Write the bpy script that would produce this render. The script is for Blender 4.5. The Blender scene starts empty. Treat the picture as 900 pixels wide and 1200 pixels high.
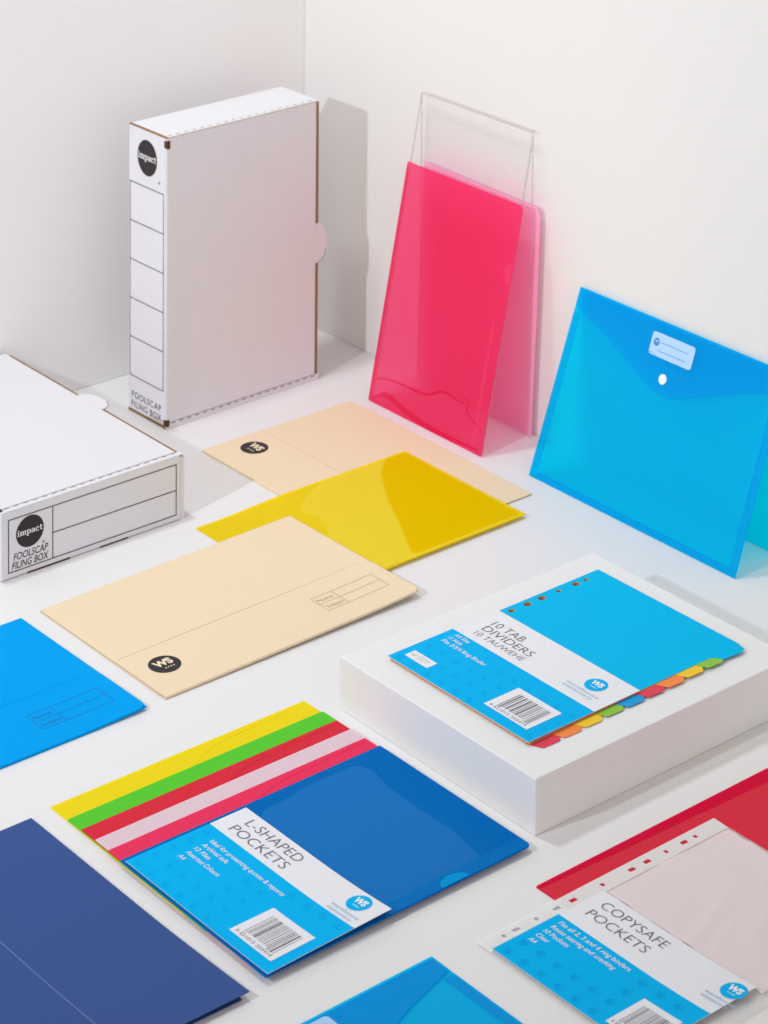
import bpy, bmesh, math, random
from mathutils import Vector, Matrix
random.seed(4)
SC = bpy.context.scene
COL = SC.collection

# ------------------------------------------------------------------ camera
# the photograph is perspective corrected: a nearly level camera with its lens shifted down
cd = bpy.data.cameras.new('camera'); cam = bpy.data.objects.new('camera', cd); COL.objects.link(cam)
Rv = Vector((0.764199, -0.644914, 0.009262)); Uv = Vector((0.039847, 0.061539, 0.997309)); Fv = Vector((0.643748, 0.761773, -0.072726))
m = Matrix((Rv, Uv, -Fv)).transposed().to_4x4(); m.translation = (0, 0, 1.46933)
cam.matrix_world = m
cd.sensor_fit = 'VERTICAL'; cd.sensor_height = 24.0; cd.sensor_width = 18.0
cd.lens = 24.0 * 3160.98 / 1200.0
cd.shift_x = -29.936 / 1200.0
cd.shift_y = -1207.394 / 1200.0
cd.clip_start = 0.05; cd.clip_end = 100
cd.dof.use_dof = True; cd.dof.focus_distance = 2.75; cd.dof.aperture_fstop = 9.0
SC.camera = cam
SC.cycles.transparent_max_bounces = 48
SC.cycles.max_bounces = 12; SC.cycles.diffuse_bounces = 6; SC.cycles.glossy_bounces = 4; SC.cycles.transmission_bounces = 8

# ------------------------------------------------------------------ light: studio surround, key lamp at front left, softer lamp overhead
w = bpy.data.worlds.new('World'); SC.world = w; w.use_nodes = True
nt = w.node_tree; bg = nt.nodes['Background']; bg.inputs['Strength'].default_value = 1.0
# studio surround: bright towards the camera side, dark towards the backdrop
tcw = nt.nodes.new('ShaderNodeTexCoord')
def wside(axis, col):
    d = nt.nodes.new('ShaderNodeVectorMath'); d.operation = 'DOT_PRODUCT'; d.inputs[1].default_value = axis; nt.links.new(tcw.outputs['Generated'], d.inputs[0])
    mxm = nt.nodes.new('ShaderNodeMath'); mxm.operation = 'MAXIMUM'; mxm.inputs[1].default_value = 0.0; nt.links.new(d.outputs['Value'], mxm.inputs[0])
    sc_ = nt.nodes.new('ShaderNodeVectorMath'); sc_.operation = 'SCALE'; sc_.inputs[0].default_value = col; nt.links.new(mxm.outputs[0], sc_.inputs['Scale'])
    return sc_.outputs[0]
ad = nt.nodes.new('ShaderNodeVectorMath'); ad.operation = 'ADD'
nt.links.new(wside((0, -1, 0), (0.92, 0.86, 0.92)), ad.inputs[0]); nt.links.new(wside((-1, 0, 0), (0.50, 0.47, 0.30)), ad.inputs[1])
ad2 = nt.nodes.new('ShaderNodeVectorMath'); ad2.operation = 'ADD'; ad2.inputs[1].default_value = (0.02, 0.02, 0.02)
nt.links.new(ad.outputs[0], ad2.inputs[0]); nt.links.new(ad2.outputs[0], bg.inputs['Color'])

def lamp(name, loc, target, size, watts, color, spread=math.pi):
    ld = bpy.data.lights.new(name, 'AREA'); ld.shape = 'DISK'; ld.size = size; ld.energy = watts; ld.color = color; ld.spread = spread
    o = bpy.data.objects.new(name, ld); COL.objects.link(o)
    o.location = loc
    o.rotation_euler = (Vector(target) - Vector(loc)).to_track_quat('-Z', 'Y').to_euler()
    return o
lamp('key_lamp', (-0.28, 2.08, 1.36), (2.3, 2.35, 0.15), 0.09, 5.9, (0.83, 0.87, 1.0), math.radians(80))
lamp('overhead_lamp', (1.51, 2.76, 2.0), (1.85, 2.4, 0.0), 0.22, 14.2, (0.89, 0.97, 1.0))
SC.view_settings.view_transform = 'Standard'; SC.view_settings.look = 'None'
SC.view_settings.exposure = 0.0; SC.view_settings.gamma = 1.0

# ------------------------------------------------------------------ materials
def newmat(name):
    mt = bpy.data.materials.new(name); mt.use_nodes = True
    return mt, mt.node_tree.nodes, mt.node_tree.links
def noise(n, l, scale, detail=4, coord=None, rough=0.6):
    t = n.new('ShaderNodeTexNoise'); t.inputs['Scale'].default_value = scale; t.inputs['Detail'].default_value = detail
    t.inputs['Roughness'].default_value = rough
    if coord: l.new(coord, t.inputs['Vector'])
    return t
def plain(name, col, rough=0.5, spec=0.4, var=0.03, nscale=30, bump=0.0, bscale=600, bdist=0.0004, stretch=None):
    mt, n, l = newmat(name)
    b = n['Principled BSDF']; b.inputs['Roughness'].default_value = rough; b.inputs['Specular IOR Level'].default_value = spec
    tc = n.new('ShaderNodeTexCoord'); co = tc.outputs['Object']
    if stretch:
        mq = n.new('ShaderNodeMapping'); mq.inputs['Scale'].default_value = stretch; l.new(co, mq.inputs['Vector'])
    t = noise(n, l, nscale, 5, mq.outputs['Vector'] if stretch else co)
    mx = n.new('ShaderNodeMix'); mx.data_type = 'RGBA'
    mx.inputs[6].default_value = tuple(max(0, c * (1 - var)) for c in col) + (1,)
    mx.inputs[7].default_value = tuple(min(1, c * (1 + var)) for c in col) + (1,)
    l.new(t.outputs['Fac'], mx.inputs[0]); l.new(mx.outputs[2], b.inputs['Base Color'])
    if bump:
        c2 = co
        if stretch:
            mp = n.new('ShaderNodeMapping'); mp.inputs['Scale'].default_value = stretch; l.new(co, mp.inputs['Vector']); c2 = mp.outputs['Vector']
        t2 = noise(n, l, bscale, 3, c2)
        bp = n.new('ShaderNodeBump'); bp.inputs['Strength'].default_value = bump; bp.inputs['Distance'].default_value = bdist
        l.new(t2.outputs['Fac'], bp.inputs['Height']); l.new(bp.outputs['Normal'], b.inputs['Normal'])
    return mt
def film(name, tint, body, opacity, rough=0.12, gloss=1.0, wob=0.25, transl=0.5):
    """plastic film: tinted see-through + a little milky body + glossy skin (numbers are per sheet)"""
    mt, n, l = newmat(name); n.remove(n['Principled BSDF']); out = n['Material Output']
    tr = n.new('ShaderNodeBsdfTransparent'); tr.inputs['Color'].default_value = tuple(tint) + (1,)
    df = n.new('ShaderNodeBsdfDiffuse'); df.inputs['Color'].default_value = tuple(body) + (1,)
    tl = n.new('ShaderNodeBsdfTranslucent'); tl.inputs['Color'].default_value = tuple(body) + (1,)
    m1 = n.new('ShaderNodeMixShader'); m1.inputs[0].default_value = transl; l.new(df.outputs[0], m1.inputs[1]); l.new(tl.outputs[0], m1.inputs[2])
    m2 = n.new('ShaderNodeMixShader'); m2.inputs[0].default_value = opacity
    l.new(tr.outputs[0], m2.inputs[1]); l.new(m1.outputs[0], m2.inputs[2])
    gl = n.new('ShaderNodeBsdfGlossy'); gl.inputs['Roughness'].default_value = rough; gl.inputs['Color'].default_value = (1, 1, 1, 1)
    fr = n.new('ShaderNodeFresnel'); fr.inputs['IOR'].default_value = 1.45
    mu = n.new('ShaderNodeMath'); mu.operation = 'MULTIPLY'; mu.inputs[1].default_value = gloss; l.new(fr.outputs[0], mu.inputs[0])
    tc = n.new('ShaderNodeTexCoord'); t = noise(n, l, 14, 2, tc.outputs['Object'])
    bp = n.new('ShaderNodeBump'); bp.inputs['Strength'].default_value = wob; bp.inputs['Distance'].default_value = 0.004
    l.new(t.outputs['Fac'], bp.inputs['Height']); l.new(bp.outputs['Normal'], gl.inputs['Normal'])
    m3 = n.new('ShaderNodeMixShader'); l.new(mu.outputs[0], m3.inputs[0]); l.new(m2.outputs[0], m3.inputs[1]); l.new(gl.outputs[0], m3.inputs[2])
    # the sheet is a thin solid: light is filtered once, where it enters, and leaves the far face freely
    cl = n.new('ShaderNodeBsdfTransparent'); ge = n.new('ShaderNodeNewGeometry')
    m4 = n.new('ShaderNodeMixShader'); l.new(ge.outputs['Backfacing'], m4.inputs[0]); l.new(m3.outputs[0], m4.inputs[1]); l.new(cl.outputs[0], m4.inputs[2])
    l.new(m4.outputs[0], out.inputs['Surface'])
    return mt

M = {}
M['floor'] = plain('white_table', (0.775, 0.76, 0.75), 0.5, 0.3, 0.012, 6, 0.05, 900, 0.0002)
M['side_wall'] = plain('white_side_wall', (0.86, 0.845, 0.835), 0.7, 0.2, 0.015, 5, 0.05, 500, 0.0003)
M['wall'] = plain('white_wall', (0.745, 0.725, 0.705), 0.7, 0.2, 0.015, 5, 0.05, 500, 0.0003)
M['plinth'] = plain('painted_plinth', (0.785, 0.78, 0.775), 0.55, 0.3, 0.012, 20, 0.06, 900, 0.0002)
M['board'] = plain('white_cardboard', (0.72, 0.705, 0.725), 0.65, 0.08, 0.035, 55, 0.30, 90, 0.0004, (7, 0.25, 7))
M['kraft'] = plain('raw_cardboard', (0.30, 0.165, 0.08), 0.85, 0.1, 0.2, 300, 0.4, 500, 0.0006)
M['kraft_dark'] = plain('cardboard_painted_shade', (0.10, 0.055, 0.03), 0.9, 0.05, 0.3, 400, 0.3, 500, 0.0005)  # darker kraft colour standing in for shade in gaps, slots and holes
M['manila'] = plain('manila_card', (0.805, 0.655, 0.450), 0.6, 0.08, 0.03, 330, 0.18, 700, 0.0003)
M['blue_card'] = plain('blue_card', (0.0, 0.325, 0.78), 0.55, 0.02, 0.03, 60, 0.12, 800, 0.0003)
M['navy'] = plain('navy_card', (0.036, 0.083, 0.262), 0.5, 0.08, 0.09, 420, 0.25, 900, 0.0004)
M['ink'] = plain('dark_brown_ink', (0.035, 0.028, 0.03), 0.6, 0.2, 0.05, 200)
M['grey_ink'] = plain('grey_ink', (0.15, 0.14, 0.16), 0.6, 0.2, 0.03, 200)
M['pale_ink'] = plain('pale_blue_ink', (0.36, 0.55, 0.75), 0.6, 0.2, 0.03, 200)
M['fine_ink'] = plain('fine_line_ink', (0.30, 0.235, 0.15), 0.6, 0.2, 0.03, 200)
M['fine_blue'] = plain('fine_line_blue_ink', (0.01, 0.10, 0.34), 0.6, 0.2, 0.03, 200)
M['white_ink'] = plain('white_ink', (0.85, 0.85, 0.86), 0.5, 0.3, 0.01, 200)
M['manila_shade'] = plain('manila_edge_shade', (0.50, 0.36, 0.20), 0.8, 0.05, 0.1, 300)  # darker manila for the painted shadow line at the pocket edge
M['manila_faint_shade'] = plain('manila_faint_edge_shade', (0.70, 0.54, 0.35), 0.7, 0.05, 0.1, 300)  # fainter version of the painted pocket shadow line
M['blue_shade'] = plain('blue_card_edge_shade', (0.0, 0.16, 0.45), 0.8, 0.05, 0.1, 300)  # darker blue for the same painted shadow line
M['cream_ink'] = plain('unprinted_manila', (0.86, 0.72, 0.50), 0.6, 0.25, 0.02, 200)
M['cyan'] = plain('cyan_printed_card', (0.0, 0.43, 0.83), 0.4, 0.02, 0.02, 60)
M['cyan_dark'] = plain('darker_cyan_print', (0.0, 0.35, 0.76), 0.4, 0.02, 0.02, 60)
M['cyan_mid'] = plain('slightly_darker_cyan_print', (0.0, 0.385, 0.78), 0.4, 0.02, 0.02, 60)
M['card_white'] = plain('white_printed_card', (0.78, 0.78, 0.815), 0.4, 0.08, 0.01, 60)
M['divider_cyan'] = plain('cyan_divider_card', (0.003, 0.46, 0.80), 0.5, 0.02, 0.03, 80, 0.12, 800, 0.0003)
M['paper_edge'] = plain('paper_edges', (0.72, 0.66, 0.62), 0.8, 0.1, 0.1, 300)
for k, c in dict(red=(0.72, 0.055, 0.09), orange=(0.90, 0.25, 0.06), yellow=(0.86, 0.56, 0.03), green=(0.26, 0.53, 0.06), blue=(0.01, 0.32, 0.68)).items():
    M['tab_' + k] = plain(k + '_divider_card', c, 0.45, 0.1, 0.03, 80)
M['stud'] = plain('white_plastic_stud', (0.72, 0.80, 0.88), 0.3, 0.5, 0.01, 100)
M['paper_label'] = plain('pale_blue_paper_label', (0.40, 0.60, 0.90), 0.5, 0.3, 0.01, 100)
M['label_ink'] = plain('blue_label_ink', (0.02, 0.20, 0.50), 0.5, 0.3, 0.02, 100)

M['pink'] = film('pink_film_front', (1.0, 0.25, 0.45), (1.0, 0.055, 0.178), 0.60, 0.16, 0.08, 0.25, 0.42)
M['pink_back'] = film('pink_film', (1.0, 0.80, 0.90), (1.0, 0.50, 0.74), 0.72, 0.16, 0.05, 0.25, 0.15)
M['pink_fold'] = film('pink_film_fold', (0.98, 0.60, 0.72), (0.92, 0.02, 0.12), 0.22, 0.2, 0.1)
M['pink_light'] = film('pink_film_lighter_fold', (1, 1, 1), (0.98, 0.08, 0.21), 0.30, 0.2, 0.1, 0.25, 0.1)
M['wallet'] = film('blue_wallet_film', (0.0, 0.86, 0.99), (0.0, 0.50, 0.92), 0.48, 0.2, 0.12, 0.25, 0.25)
M['wallet_hem'] = film('blue_wallet_hem', (0.0, 0.92, 0.99), (0.0, 0.40, 0.88), 0.34, 0.2, 0.12, 0.25, 0.15)
M['wallet_glint'] = film('blue_wallet_crease_glint', (0.3, 1, 1), (0.01, 0.50, 0.95), 0.25, 0.2, 0.12, 0.25, 0.1)  # lighter film colour, a painted glint on the flap crease
M['wallet_flap'] = film('blue_wallet_flap', (0.0, 0.84, 0.98), (0.0, 0.44, 0.90), 0.42, 0.2, 0.12, 0.25, 0.15)
M['wallet_back'] = film('blue_wallet_back', (0.0, 0.98, 1.0), (0.0, 0.90, 1.0), 0.60, 0.2, 0.10, 0.25, 0.2)
FL = dict(rough=0.18, gloss=0.08, transl=0.10)
M['yellow'] = film('yellow_film', (0.98, 0.94, 0.05), (0.93, 0.72, 0.018), 0.74, **FL)
M['yellow_patch'] = film('yellow_film_loose_area', (0.97, 0.90, 0.2), (0.94, 0.755, 0.045), 0.78, **FL)
M['yellow_deep'] = film('yellow_film_close_area', (0.98, 0.85, 0.0), (0.89, 0.61, 0.0), 0.80, **FL)
M['lyellow'] = film('yellow_pocket_film', (0.97, 0.90, 0.05), (0.97, 0.80, 0.018), 0.78, **FL)
M['lgreen'] = film('green_pocket_film', (0.3, 0.9, 0.1), (0.125, 0.68, 0.045), 0.85, **FL)
M['lred'] = film('red_pocket_film', (0.9, 0.1, 0.15), (0.80, 0.038, 0.065), 0.85, **FL)
M['lclear'] = film('clear_pocket_film', (0.97, 0.95, 0.96), (0.88, 0.70, 0.76), 0.78, **FL)
M['lrose'] = film('rose_pocket_film', (0.95, 0.1, 0.25), (0.92, 0.05, 0.14), 0.85, **FL)
M['lblue'] = film('blue_pocket_film', (0.0, 0.4, 0.85), (0.0, 0.17, 0.55), 0.86, **FL)
M['lblue_patch'] = film('blue_pocket_loose_area', (0.1, 0.5, 0.85), (0.014, 0.20, 0.58), 0.88, **FL)
M['lblue_hem'] = film('blue_pocket_single_layer', (1, 1, 1), (0.0, 0.25, 0.70), 0.55, **FL)
M['lblue_notch'] = film('blue_pocket_notch_layer', (1, 1, 1), (0.0, 0.34, 0.78), 0.9, **FL)
M['red'] = film('red_folder_film', (0.9, 0.1, 0.15), (0.80, 0.040, 0.072), 0.88, **FL)
M['red_band'] = film('red_folder_spine', (0.9, 0.05, 0.1), (0.78, 0.006, 0.055), 0.85, **FL)
M['clear'] = film('clear_pocket_sheet', (0.97, 0.96, 0.96), (0.88, 0.76, 0.775), 0.90, rough=0.25, gloss=0.3, wob=0.6, transl=0.08)
M['clear_thin'] = film('clear_pocket_edge', (0.98, 0.98, 0.98), (0.84, 0.83, 0.82), 0.40, 0.3, 0.15, transl=0.1)
M['strip'] = film('white_punched_strip', (0.95, 0.95, 0.95), (0.88, 0.87, 0.86), 0.88, 0.3, 0.15, transl=0.1)
M['acrylic'] = film('clear_acrylic', (0.985, 0.98, 0.985), (0.8, 0.8, 0.8), 0.01, 0.0, 0.35, 0.0)
M['acrylic_edge'] = film('acrylic_cut_edge', (0.90, 0.86, 0.88), (0.72, 0.64, 0.67), 0.45, 0.3, 0.2)

# ------------------------------------------------------------------ mesh helpers
_TXT = {}
def glyphs(body, bold=0.0, shear=0.0, spacing=1.0):
    key = (body, bold, shear, spacing)
    if key in _TXT: return _TXT[key]
    cu = bpy.data.curves.new('lettering', 'FONT'); cu.body = body; cu.size = 1.0; cu.offset = bold; cu.shear = shear
    cu.space_character = spacing; cu.resolution_u = 4; cu.fill_mode = 'FRONT'
    ob = bpy.data.objects.new('lettering', cu); COL.objects.link(ob)
    dg = bpy.context.evaluated_depsgraph_get(); dg.update()
    me = bpy.data.meshes.new_from_object(ob.evaluated_get(dg))
    vs = [(v.co.x, v.co.y) for v in me.vertices]; fs = [tuple(p.vertices) for p in me.polygons]
    bpy.data.objects.remove(ob); bpy.data.curves.remove(cu); bpy.data.meshes.remove(me)
    _TXT[key] = (vs, fs); return _TXT[key]

class MB:
    def __init__(s): s.v = []; s.f = []; s.mi = []
    def quadset(s, vs, fs, mi=0):
        o = len(s.v); s.v += [tuple(p) for p in vs]
        for f in fs: s.f.append([o + i for i in f]); s.mi.append(mi)
    def box(s, a, b, mi=0):
        x0, y0, z0 = a; x1, y1, z1 = b
        s.quadset([(x0,y0,z0),(x1,y0,z0),(x1,y1,z0),(x0,y1,z0),(x0,y0,z1),(x1,y0,z1),(x1,y1,z1),(x0,y1,z1)],
                  [(0,3,2,1),(4,5,6,7),(0,1,5,4),(1,2,6,5),(2,3,7,6),(3,0,4,7)], mi)
    def prism(s, poly, z0, z1, mi=0, mi_side=None, zf=None):
        """poly: 2-D outline (counter-clockwise); zf(x,y) adds a lift"""
        n = len(poly); zf = zf or (lambda x, y: 0)
        if sum(poly[i][0]*poly[(i+1)%n][1]-poly[(i+1)%n][0]*poly[i][1] for i in range(n)) < 0: poly = poly[::-1]
        vs = [(x, y, z0 + zf(x, y)) for x, y in poly] + [(x, y, z1 + zf(x, y)) for x, y in poly]
        s.quadset(vs, [tuple(range(n))[::-1], tuple(range(n, 2*n))], mi)
        o = len(s.v) - 2*n
        for i in range(n):
            j = (i+1) % n; s.f.append([o+i, o+j, o+n+j, o+n+i]); s.mi.append(mi if mi_side is None else mi_side)
    def grid(s, x0, x1, y0, y1, nx, ny, zf, th, mi=0):
        """sheet that follows zf(x,y), with thickness"""
        vs = []; 
        for k in (0, 1):
            for i in range(nx+1):
                for j in range(ny+1):
                    x = x0+(x1-x0)*i/nx; y = y0+(y1-y0)*j/ny
                    vs.append((x, y, zf(x, y) + k*th))
        N = (nx+1)*(ny+1); q = lambda k, i, j: k*N + i*(ny+1) + j
        fs = []
        for i in range(nx):
            for j in range(ny):
                fs.append((q(1,i,j), q(1,i+1,j), q(1,i+1,j+1), q(1,i,j+1))); fs.append((q(0,i,j), q(0,i,j+1), q(0,i+1,j+1), q(0,i+1,j)))
        for i in range(nx):
            fs.append((q(0,i,0), q(0,i+1,0), q(1,i+1,0), q(1,i,0))); fs.append((q(0,i,ny), q(1,i,ny), q(1,i+1,ny), q(0,i+1,ny)))
        for j in range(ny):
            fs.append((q(0,0,j), q(1,0,j), q(1,0,j+1), q(0,0,j+1))); fs.append((q(0,nx,j), q(0,nx,j+1), q(1,nx,j+1), q(1,nx,j)))
        s.quadset(vs, fs, mi)
    def flat(s, poly, z, mi=0):
        n = len(poly)
        if sum(poly[i][0]*poly[(i+1)%n][1]-poly[(i+1)%n][0]*poly[i][1] for i in range(n)) < 0: poly = poly[::-1]
        s.quadset([(x, y, z) for x, y in poly], [tuple(range(n))], mi)
    def disc(s, cx, cy, rx, ry, z, mi=0, n=40, a0=0, a1=2*math.pi):
        full = abs(a1-a0-2*math.pi) < 1e-6
        s.flat([(cx+rx*math.cos(a0+(a1-a0)*i/(n if full else n-1)), cy+ry*math.sin(a0+(a1-a0)*i/(n if full else n-1))) for i in range(n)], z, mi)
    def line(s, p, q, wd, z, mi=0):
        p = Vector(p); q = Vector(q); d = (q-p).normalized(); e = Vector((-d.y, d.x))*wd/2; d = d*wd/2
        s.flat([tuple(p-d-e), tuple(q+d-e), tuple(q+d+e), tuple(p-d+e)], z, mi)
    def rectline(s, x0, y0, x1, y1, wd, z, mi=0):
        h = wd/2
        s.flat([(x0-h,y0-h),(x1+h,y0-h),(x1+h,y0+h),(x0-h,y0+h)], z, mi); s.flat([(x0-h,y1-h),(x1+h,y1-h),(x1+h,y1+h),(x0-h,y1+h)], z, mi)
        s.flat([(x0-h,y0+h),(x0+h,y0+h),(x0+h,y1-h),(x0-h,y1-h)], z, mi); s.flat([(x1-h,y0+h),(x1+h,y0+h),(x1+h,y1-h),(x1-h,y1-h)], z, mi)
    def text(s, body, x, y, z, cap, width=None, bold=0.0, shear=0.0, mi=0, spacing=1.0, center=False, capref=0.73):
        vs, fs = glyphs(body, bold, shear, spacing)
        sy = cap/capref; x0 = min(v[0] for v in vs); x1 = max(v[0] for v in vs)
        sx = width/(x1-x0) if width else sy
        ox = x - (sx*(x1-x0)/2 if center else 0)
        s.quadset([(ox+(vx-x0)*sx, y+vy*sy, z) for vx, vy in vs], fs, mi)
    def map(s, fn, i0=0):
        s.v = s.v[:i0] + [tuple(fn(*p)) for p in s.v[i0:]]
    def build(s, name, mats, parent=None, bevel=0.0, smooth=False, segs=2):
        me = bpy.data.meshes.new(name); me.from_pydata(s.v, [], s.f); 
        if not isinstance(mats, (list, tuple)): mats = [mats]
        for mt in mats: me.materials.append(mt)
        for p, mi in zip(me.polygons, s.mi): p.material_index = mi; p.use_smooth = smooth
        me.update()
        if bevel:
            bm = bmesh.new(); bm.from_mesh(me); bmesh.ops.remove_doubles(bm, verts=bm.verts, dist=1e-6)
            bmesh.ops.bevel(bm, geom=list(bm.edges), offset=bevel, segments=segs, affect='EDGES', profile=0.6); bm.to_mesh(me); bm.free()
        o = bpy.data.objects.new(name, me); COL.objects.link(o)
        if parent is not None: o.parent = parent
        return o

def plate(name, outer, holes, z0, z1, mats, parent):
    """flat sheet with real holes, via a filled 2-D curve"""
    cu = bpy.data.curves.new(name, 'CURVE'); cu.dimensions = '2D'; cu.fill_mode = 'BOTH'; cu.extrude = (z1-z0)/2
    for lp in [outer] + holes:
        sp = cu.splines.new('POLY'); sp.points.add(len(lp)-1); sp.use_cyclic_u = True
        for pt, (x, y) in zip(sp.points, lp): pt.co = (x, y, 0, 1)
    ob = bpy.data.objects.new(name, cu); COL.objects.link(ob)
    dg = bpy.context.evaluated_depsgraph_get(); dg.update()
    me = bpy.data.meshes.new_from_object(ob.evaluated_get(dg)); bpy.data.objects.remove(ob); bpy.data.curves.remove(cu)
    me.transform(Matrix.Translation((0, 0, (z0+z1)/2))); me.name = name; me.materials.clear()
    for mt in (mats if isinstance(mats, (list, tuple)) else [mats]): me.materials.append(mt)
    for p in me.polygons: p.use_smooth = False; p.material_index = 0
    o = bpy.data.objects.new(name, me); COL.objects.link(o)
    if parent is not None: o.parent = parent
    return o

def bend(o, zf, cuts=40):
    bm = bmesh.new(); bm.from_mesh(o.data)
    xs = [v.co.x for v in bm.verts]; x0, x1 = min(xs), max(xs)
    for i in range(1, cuts):
        bmesh.ops.bisect_plane(bm, geom=list(bm.verts)+list(bm.edges)+list(bm.faces), plane_co=(x0+(x1-x0)*i/cuts, 0, 0), plane_no=(1, 0, 0))
    for v in bm.verts: v.co.z += zf(v.co.x, v.co.y)
    bm.to_mesh(o.data); bm.free(); return o

def thing(name, label, cat, loc, ex=(1,0,0), ey=(0,1,0), group=None):
    o = bpy.data.objects.new(name, None); COL.objects.link(o); o.empty_display_size = 0.02
    ex = Vector(ex).normalized(); ey = Vector(ey).normalized(); ez = ex.cross(ey)
    mm = Matrix((ex, ey, ez)).transposed().to_4x4(); mm.translation = loc; o.matrix_world = mm
    o['label'] = label; o['category'] = cat
    if group: o['group'] = group
    return o
def tag(o, label, cat, group=None):
    o['label'] = label; o['category'] = cat
    if group: o['group'] = group
    return o
def struct(name, mb, mt):
    o = mb.build(name, mt); o['kind'] = 'structure'; return o
def rrect(x0, y0, x1, y1, r, n=6):
    """rounded rectangle; r may be a 4-tuple: (x0y0, x1y0, x1y1, x0y1)"""
    if not isinstance(r, (tuple, list)): r = (r,)*4
    pts = []
    for (cx, cy, a, rr) in ((x0, y0, math.pi, r[0]), (x1, y0, 1.5*math.pi, r[1]), (x1, y1, 0, r[2]), (x0, y1, 0.5*math.pi, r[3])):
        if rr <= 0: pts.append((cx, cy)); continue
        px = cx + (rr if cx == x0 else -rr); py = cy + (rr if cy == y0 else -rr)
        for i in range(n+1):
            t = a + 0.5*math.pi*i/n; pts.append((px+rr*math.cos(t), py+rr*math.sin(t)))
    return pts
def oval(cx, cy, rx, ry, n=18):
    return [(cx+rx*math.cos(2*math.pi*i/n), cy+ry*math.sin(2*math.pi*i/n)) for i in range(n)]

# ------------------------------------------------------------------ the setting
WX, WY = 2.303, 2.943
mb = MB(); mb.box((-1.2, 0.4, -0.03), (WX+0.05, WY+0.05, 0.0)); struct('floor', mb, M['floor'])
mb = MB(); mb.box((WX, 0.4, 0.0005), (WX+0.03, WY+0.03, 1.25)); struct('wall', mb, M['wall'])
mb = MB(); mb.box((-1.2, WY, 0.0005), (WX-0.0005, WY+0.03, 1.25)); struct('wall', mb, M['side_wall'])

# plinth
PH = 0.0569
pl = MB(); pl.box((1.6897, 1.7963, 0), (2.053, 2.0935, PH))
tag(pl.build('display_plinth', M['plinth'], None, bevel=0.0016), 'low white rectangular plinth carrying the pack of tab dividers', 'plinth')

# ------------------------------------------------------------------ filing boxes (local: x across the lid to the tab side, y along the spine, z lid upwards)
def circle_logo(mb, cx, cy, rx, ry, z, tw, yx=1.0):
    """dark disc with the slab lettered word on it; slot 0 ink, slot 1 white"""
    mb.disc(cx, cy, rx, ry, z, 0, 48)
    i0 = len(mb.v)
    slab_word(mb, cx - tw/2, cy - tw*0.075, tw, z + 0.00015, 1, yx)
SLAB = {
 'i': (3.0, [(0.2,0,2.8,.8),(0.2,4.2,1.9,5),(0.9,0,2.1,5),(0.85,5.9,2.15,7.2)]),
 'm': (8.0, [(0,0,2.6,.8),(0,4.2,1.8,5),(0.7,0,1.9,5),(3.0,0,5.2,.8),(3.5,0,4.7,4.2),(1.9,4.1,4.3,5),(5.7,0,8.0,.8),(6.2,0,7.4,4.2),(4.7,4.1,7.0,5)]),
 'p': (5.6, [(0,-2.4,2.6,-1.6),(0,4.2,1.8,5),(0.7,-2.4,1.9,5),(1.9,4.1,4.4,5),(1.9,0,4.4,.9),(4.1,.6,5.3,4.4)]),
 'a': (5.0, [(0.5,4.1,3.7,5),(3.2,0,4.4,4.5),(1.0,2.3,3.2,3.1),(0.2,.5,1.3,2.6),(0.8,0,3.2,.8),(3.4,0,5.0,.8)]),
 'c': (4.9, [(1.0,4.1,3.9,5),(3.4,3.2,4.5,4.7),(0.2,.7,1.4,4.3),(1.0,0,4.3,.9)]),
 't': (3.8, [(0.0,4.2,3.4,5),(1.0,.5,2.2,6.6),(1.6,0,3.6,.85)]),
}
def slab_word(mb, x, y, width, z, mi, yx=1.0):
    tot = sum(SLAB[c][0]+0.45 for c in 'impact') - 0.45; k = width/tot; px = 0
    for c in 'impact':
        adv, rs = SLAB[c]
        for i, (a, b, c2, d) in enumerate(rs):
            mb.flat([(x+(px+a)*k, y+b*k*yx), (x+(px+c2)*k, y+b*k*yx), (x+(px+c2)*k, y+d*k*yx), (x+(px+a)*k, y+d*k*yx)], z+i*2e-6, mi)
        px += adv + 0.45

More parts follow.
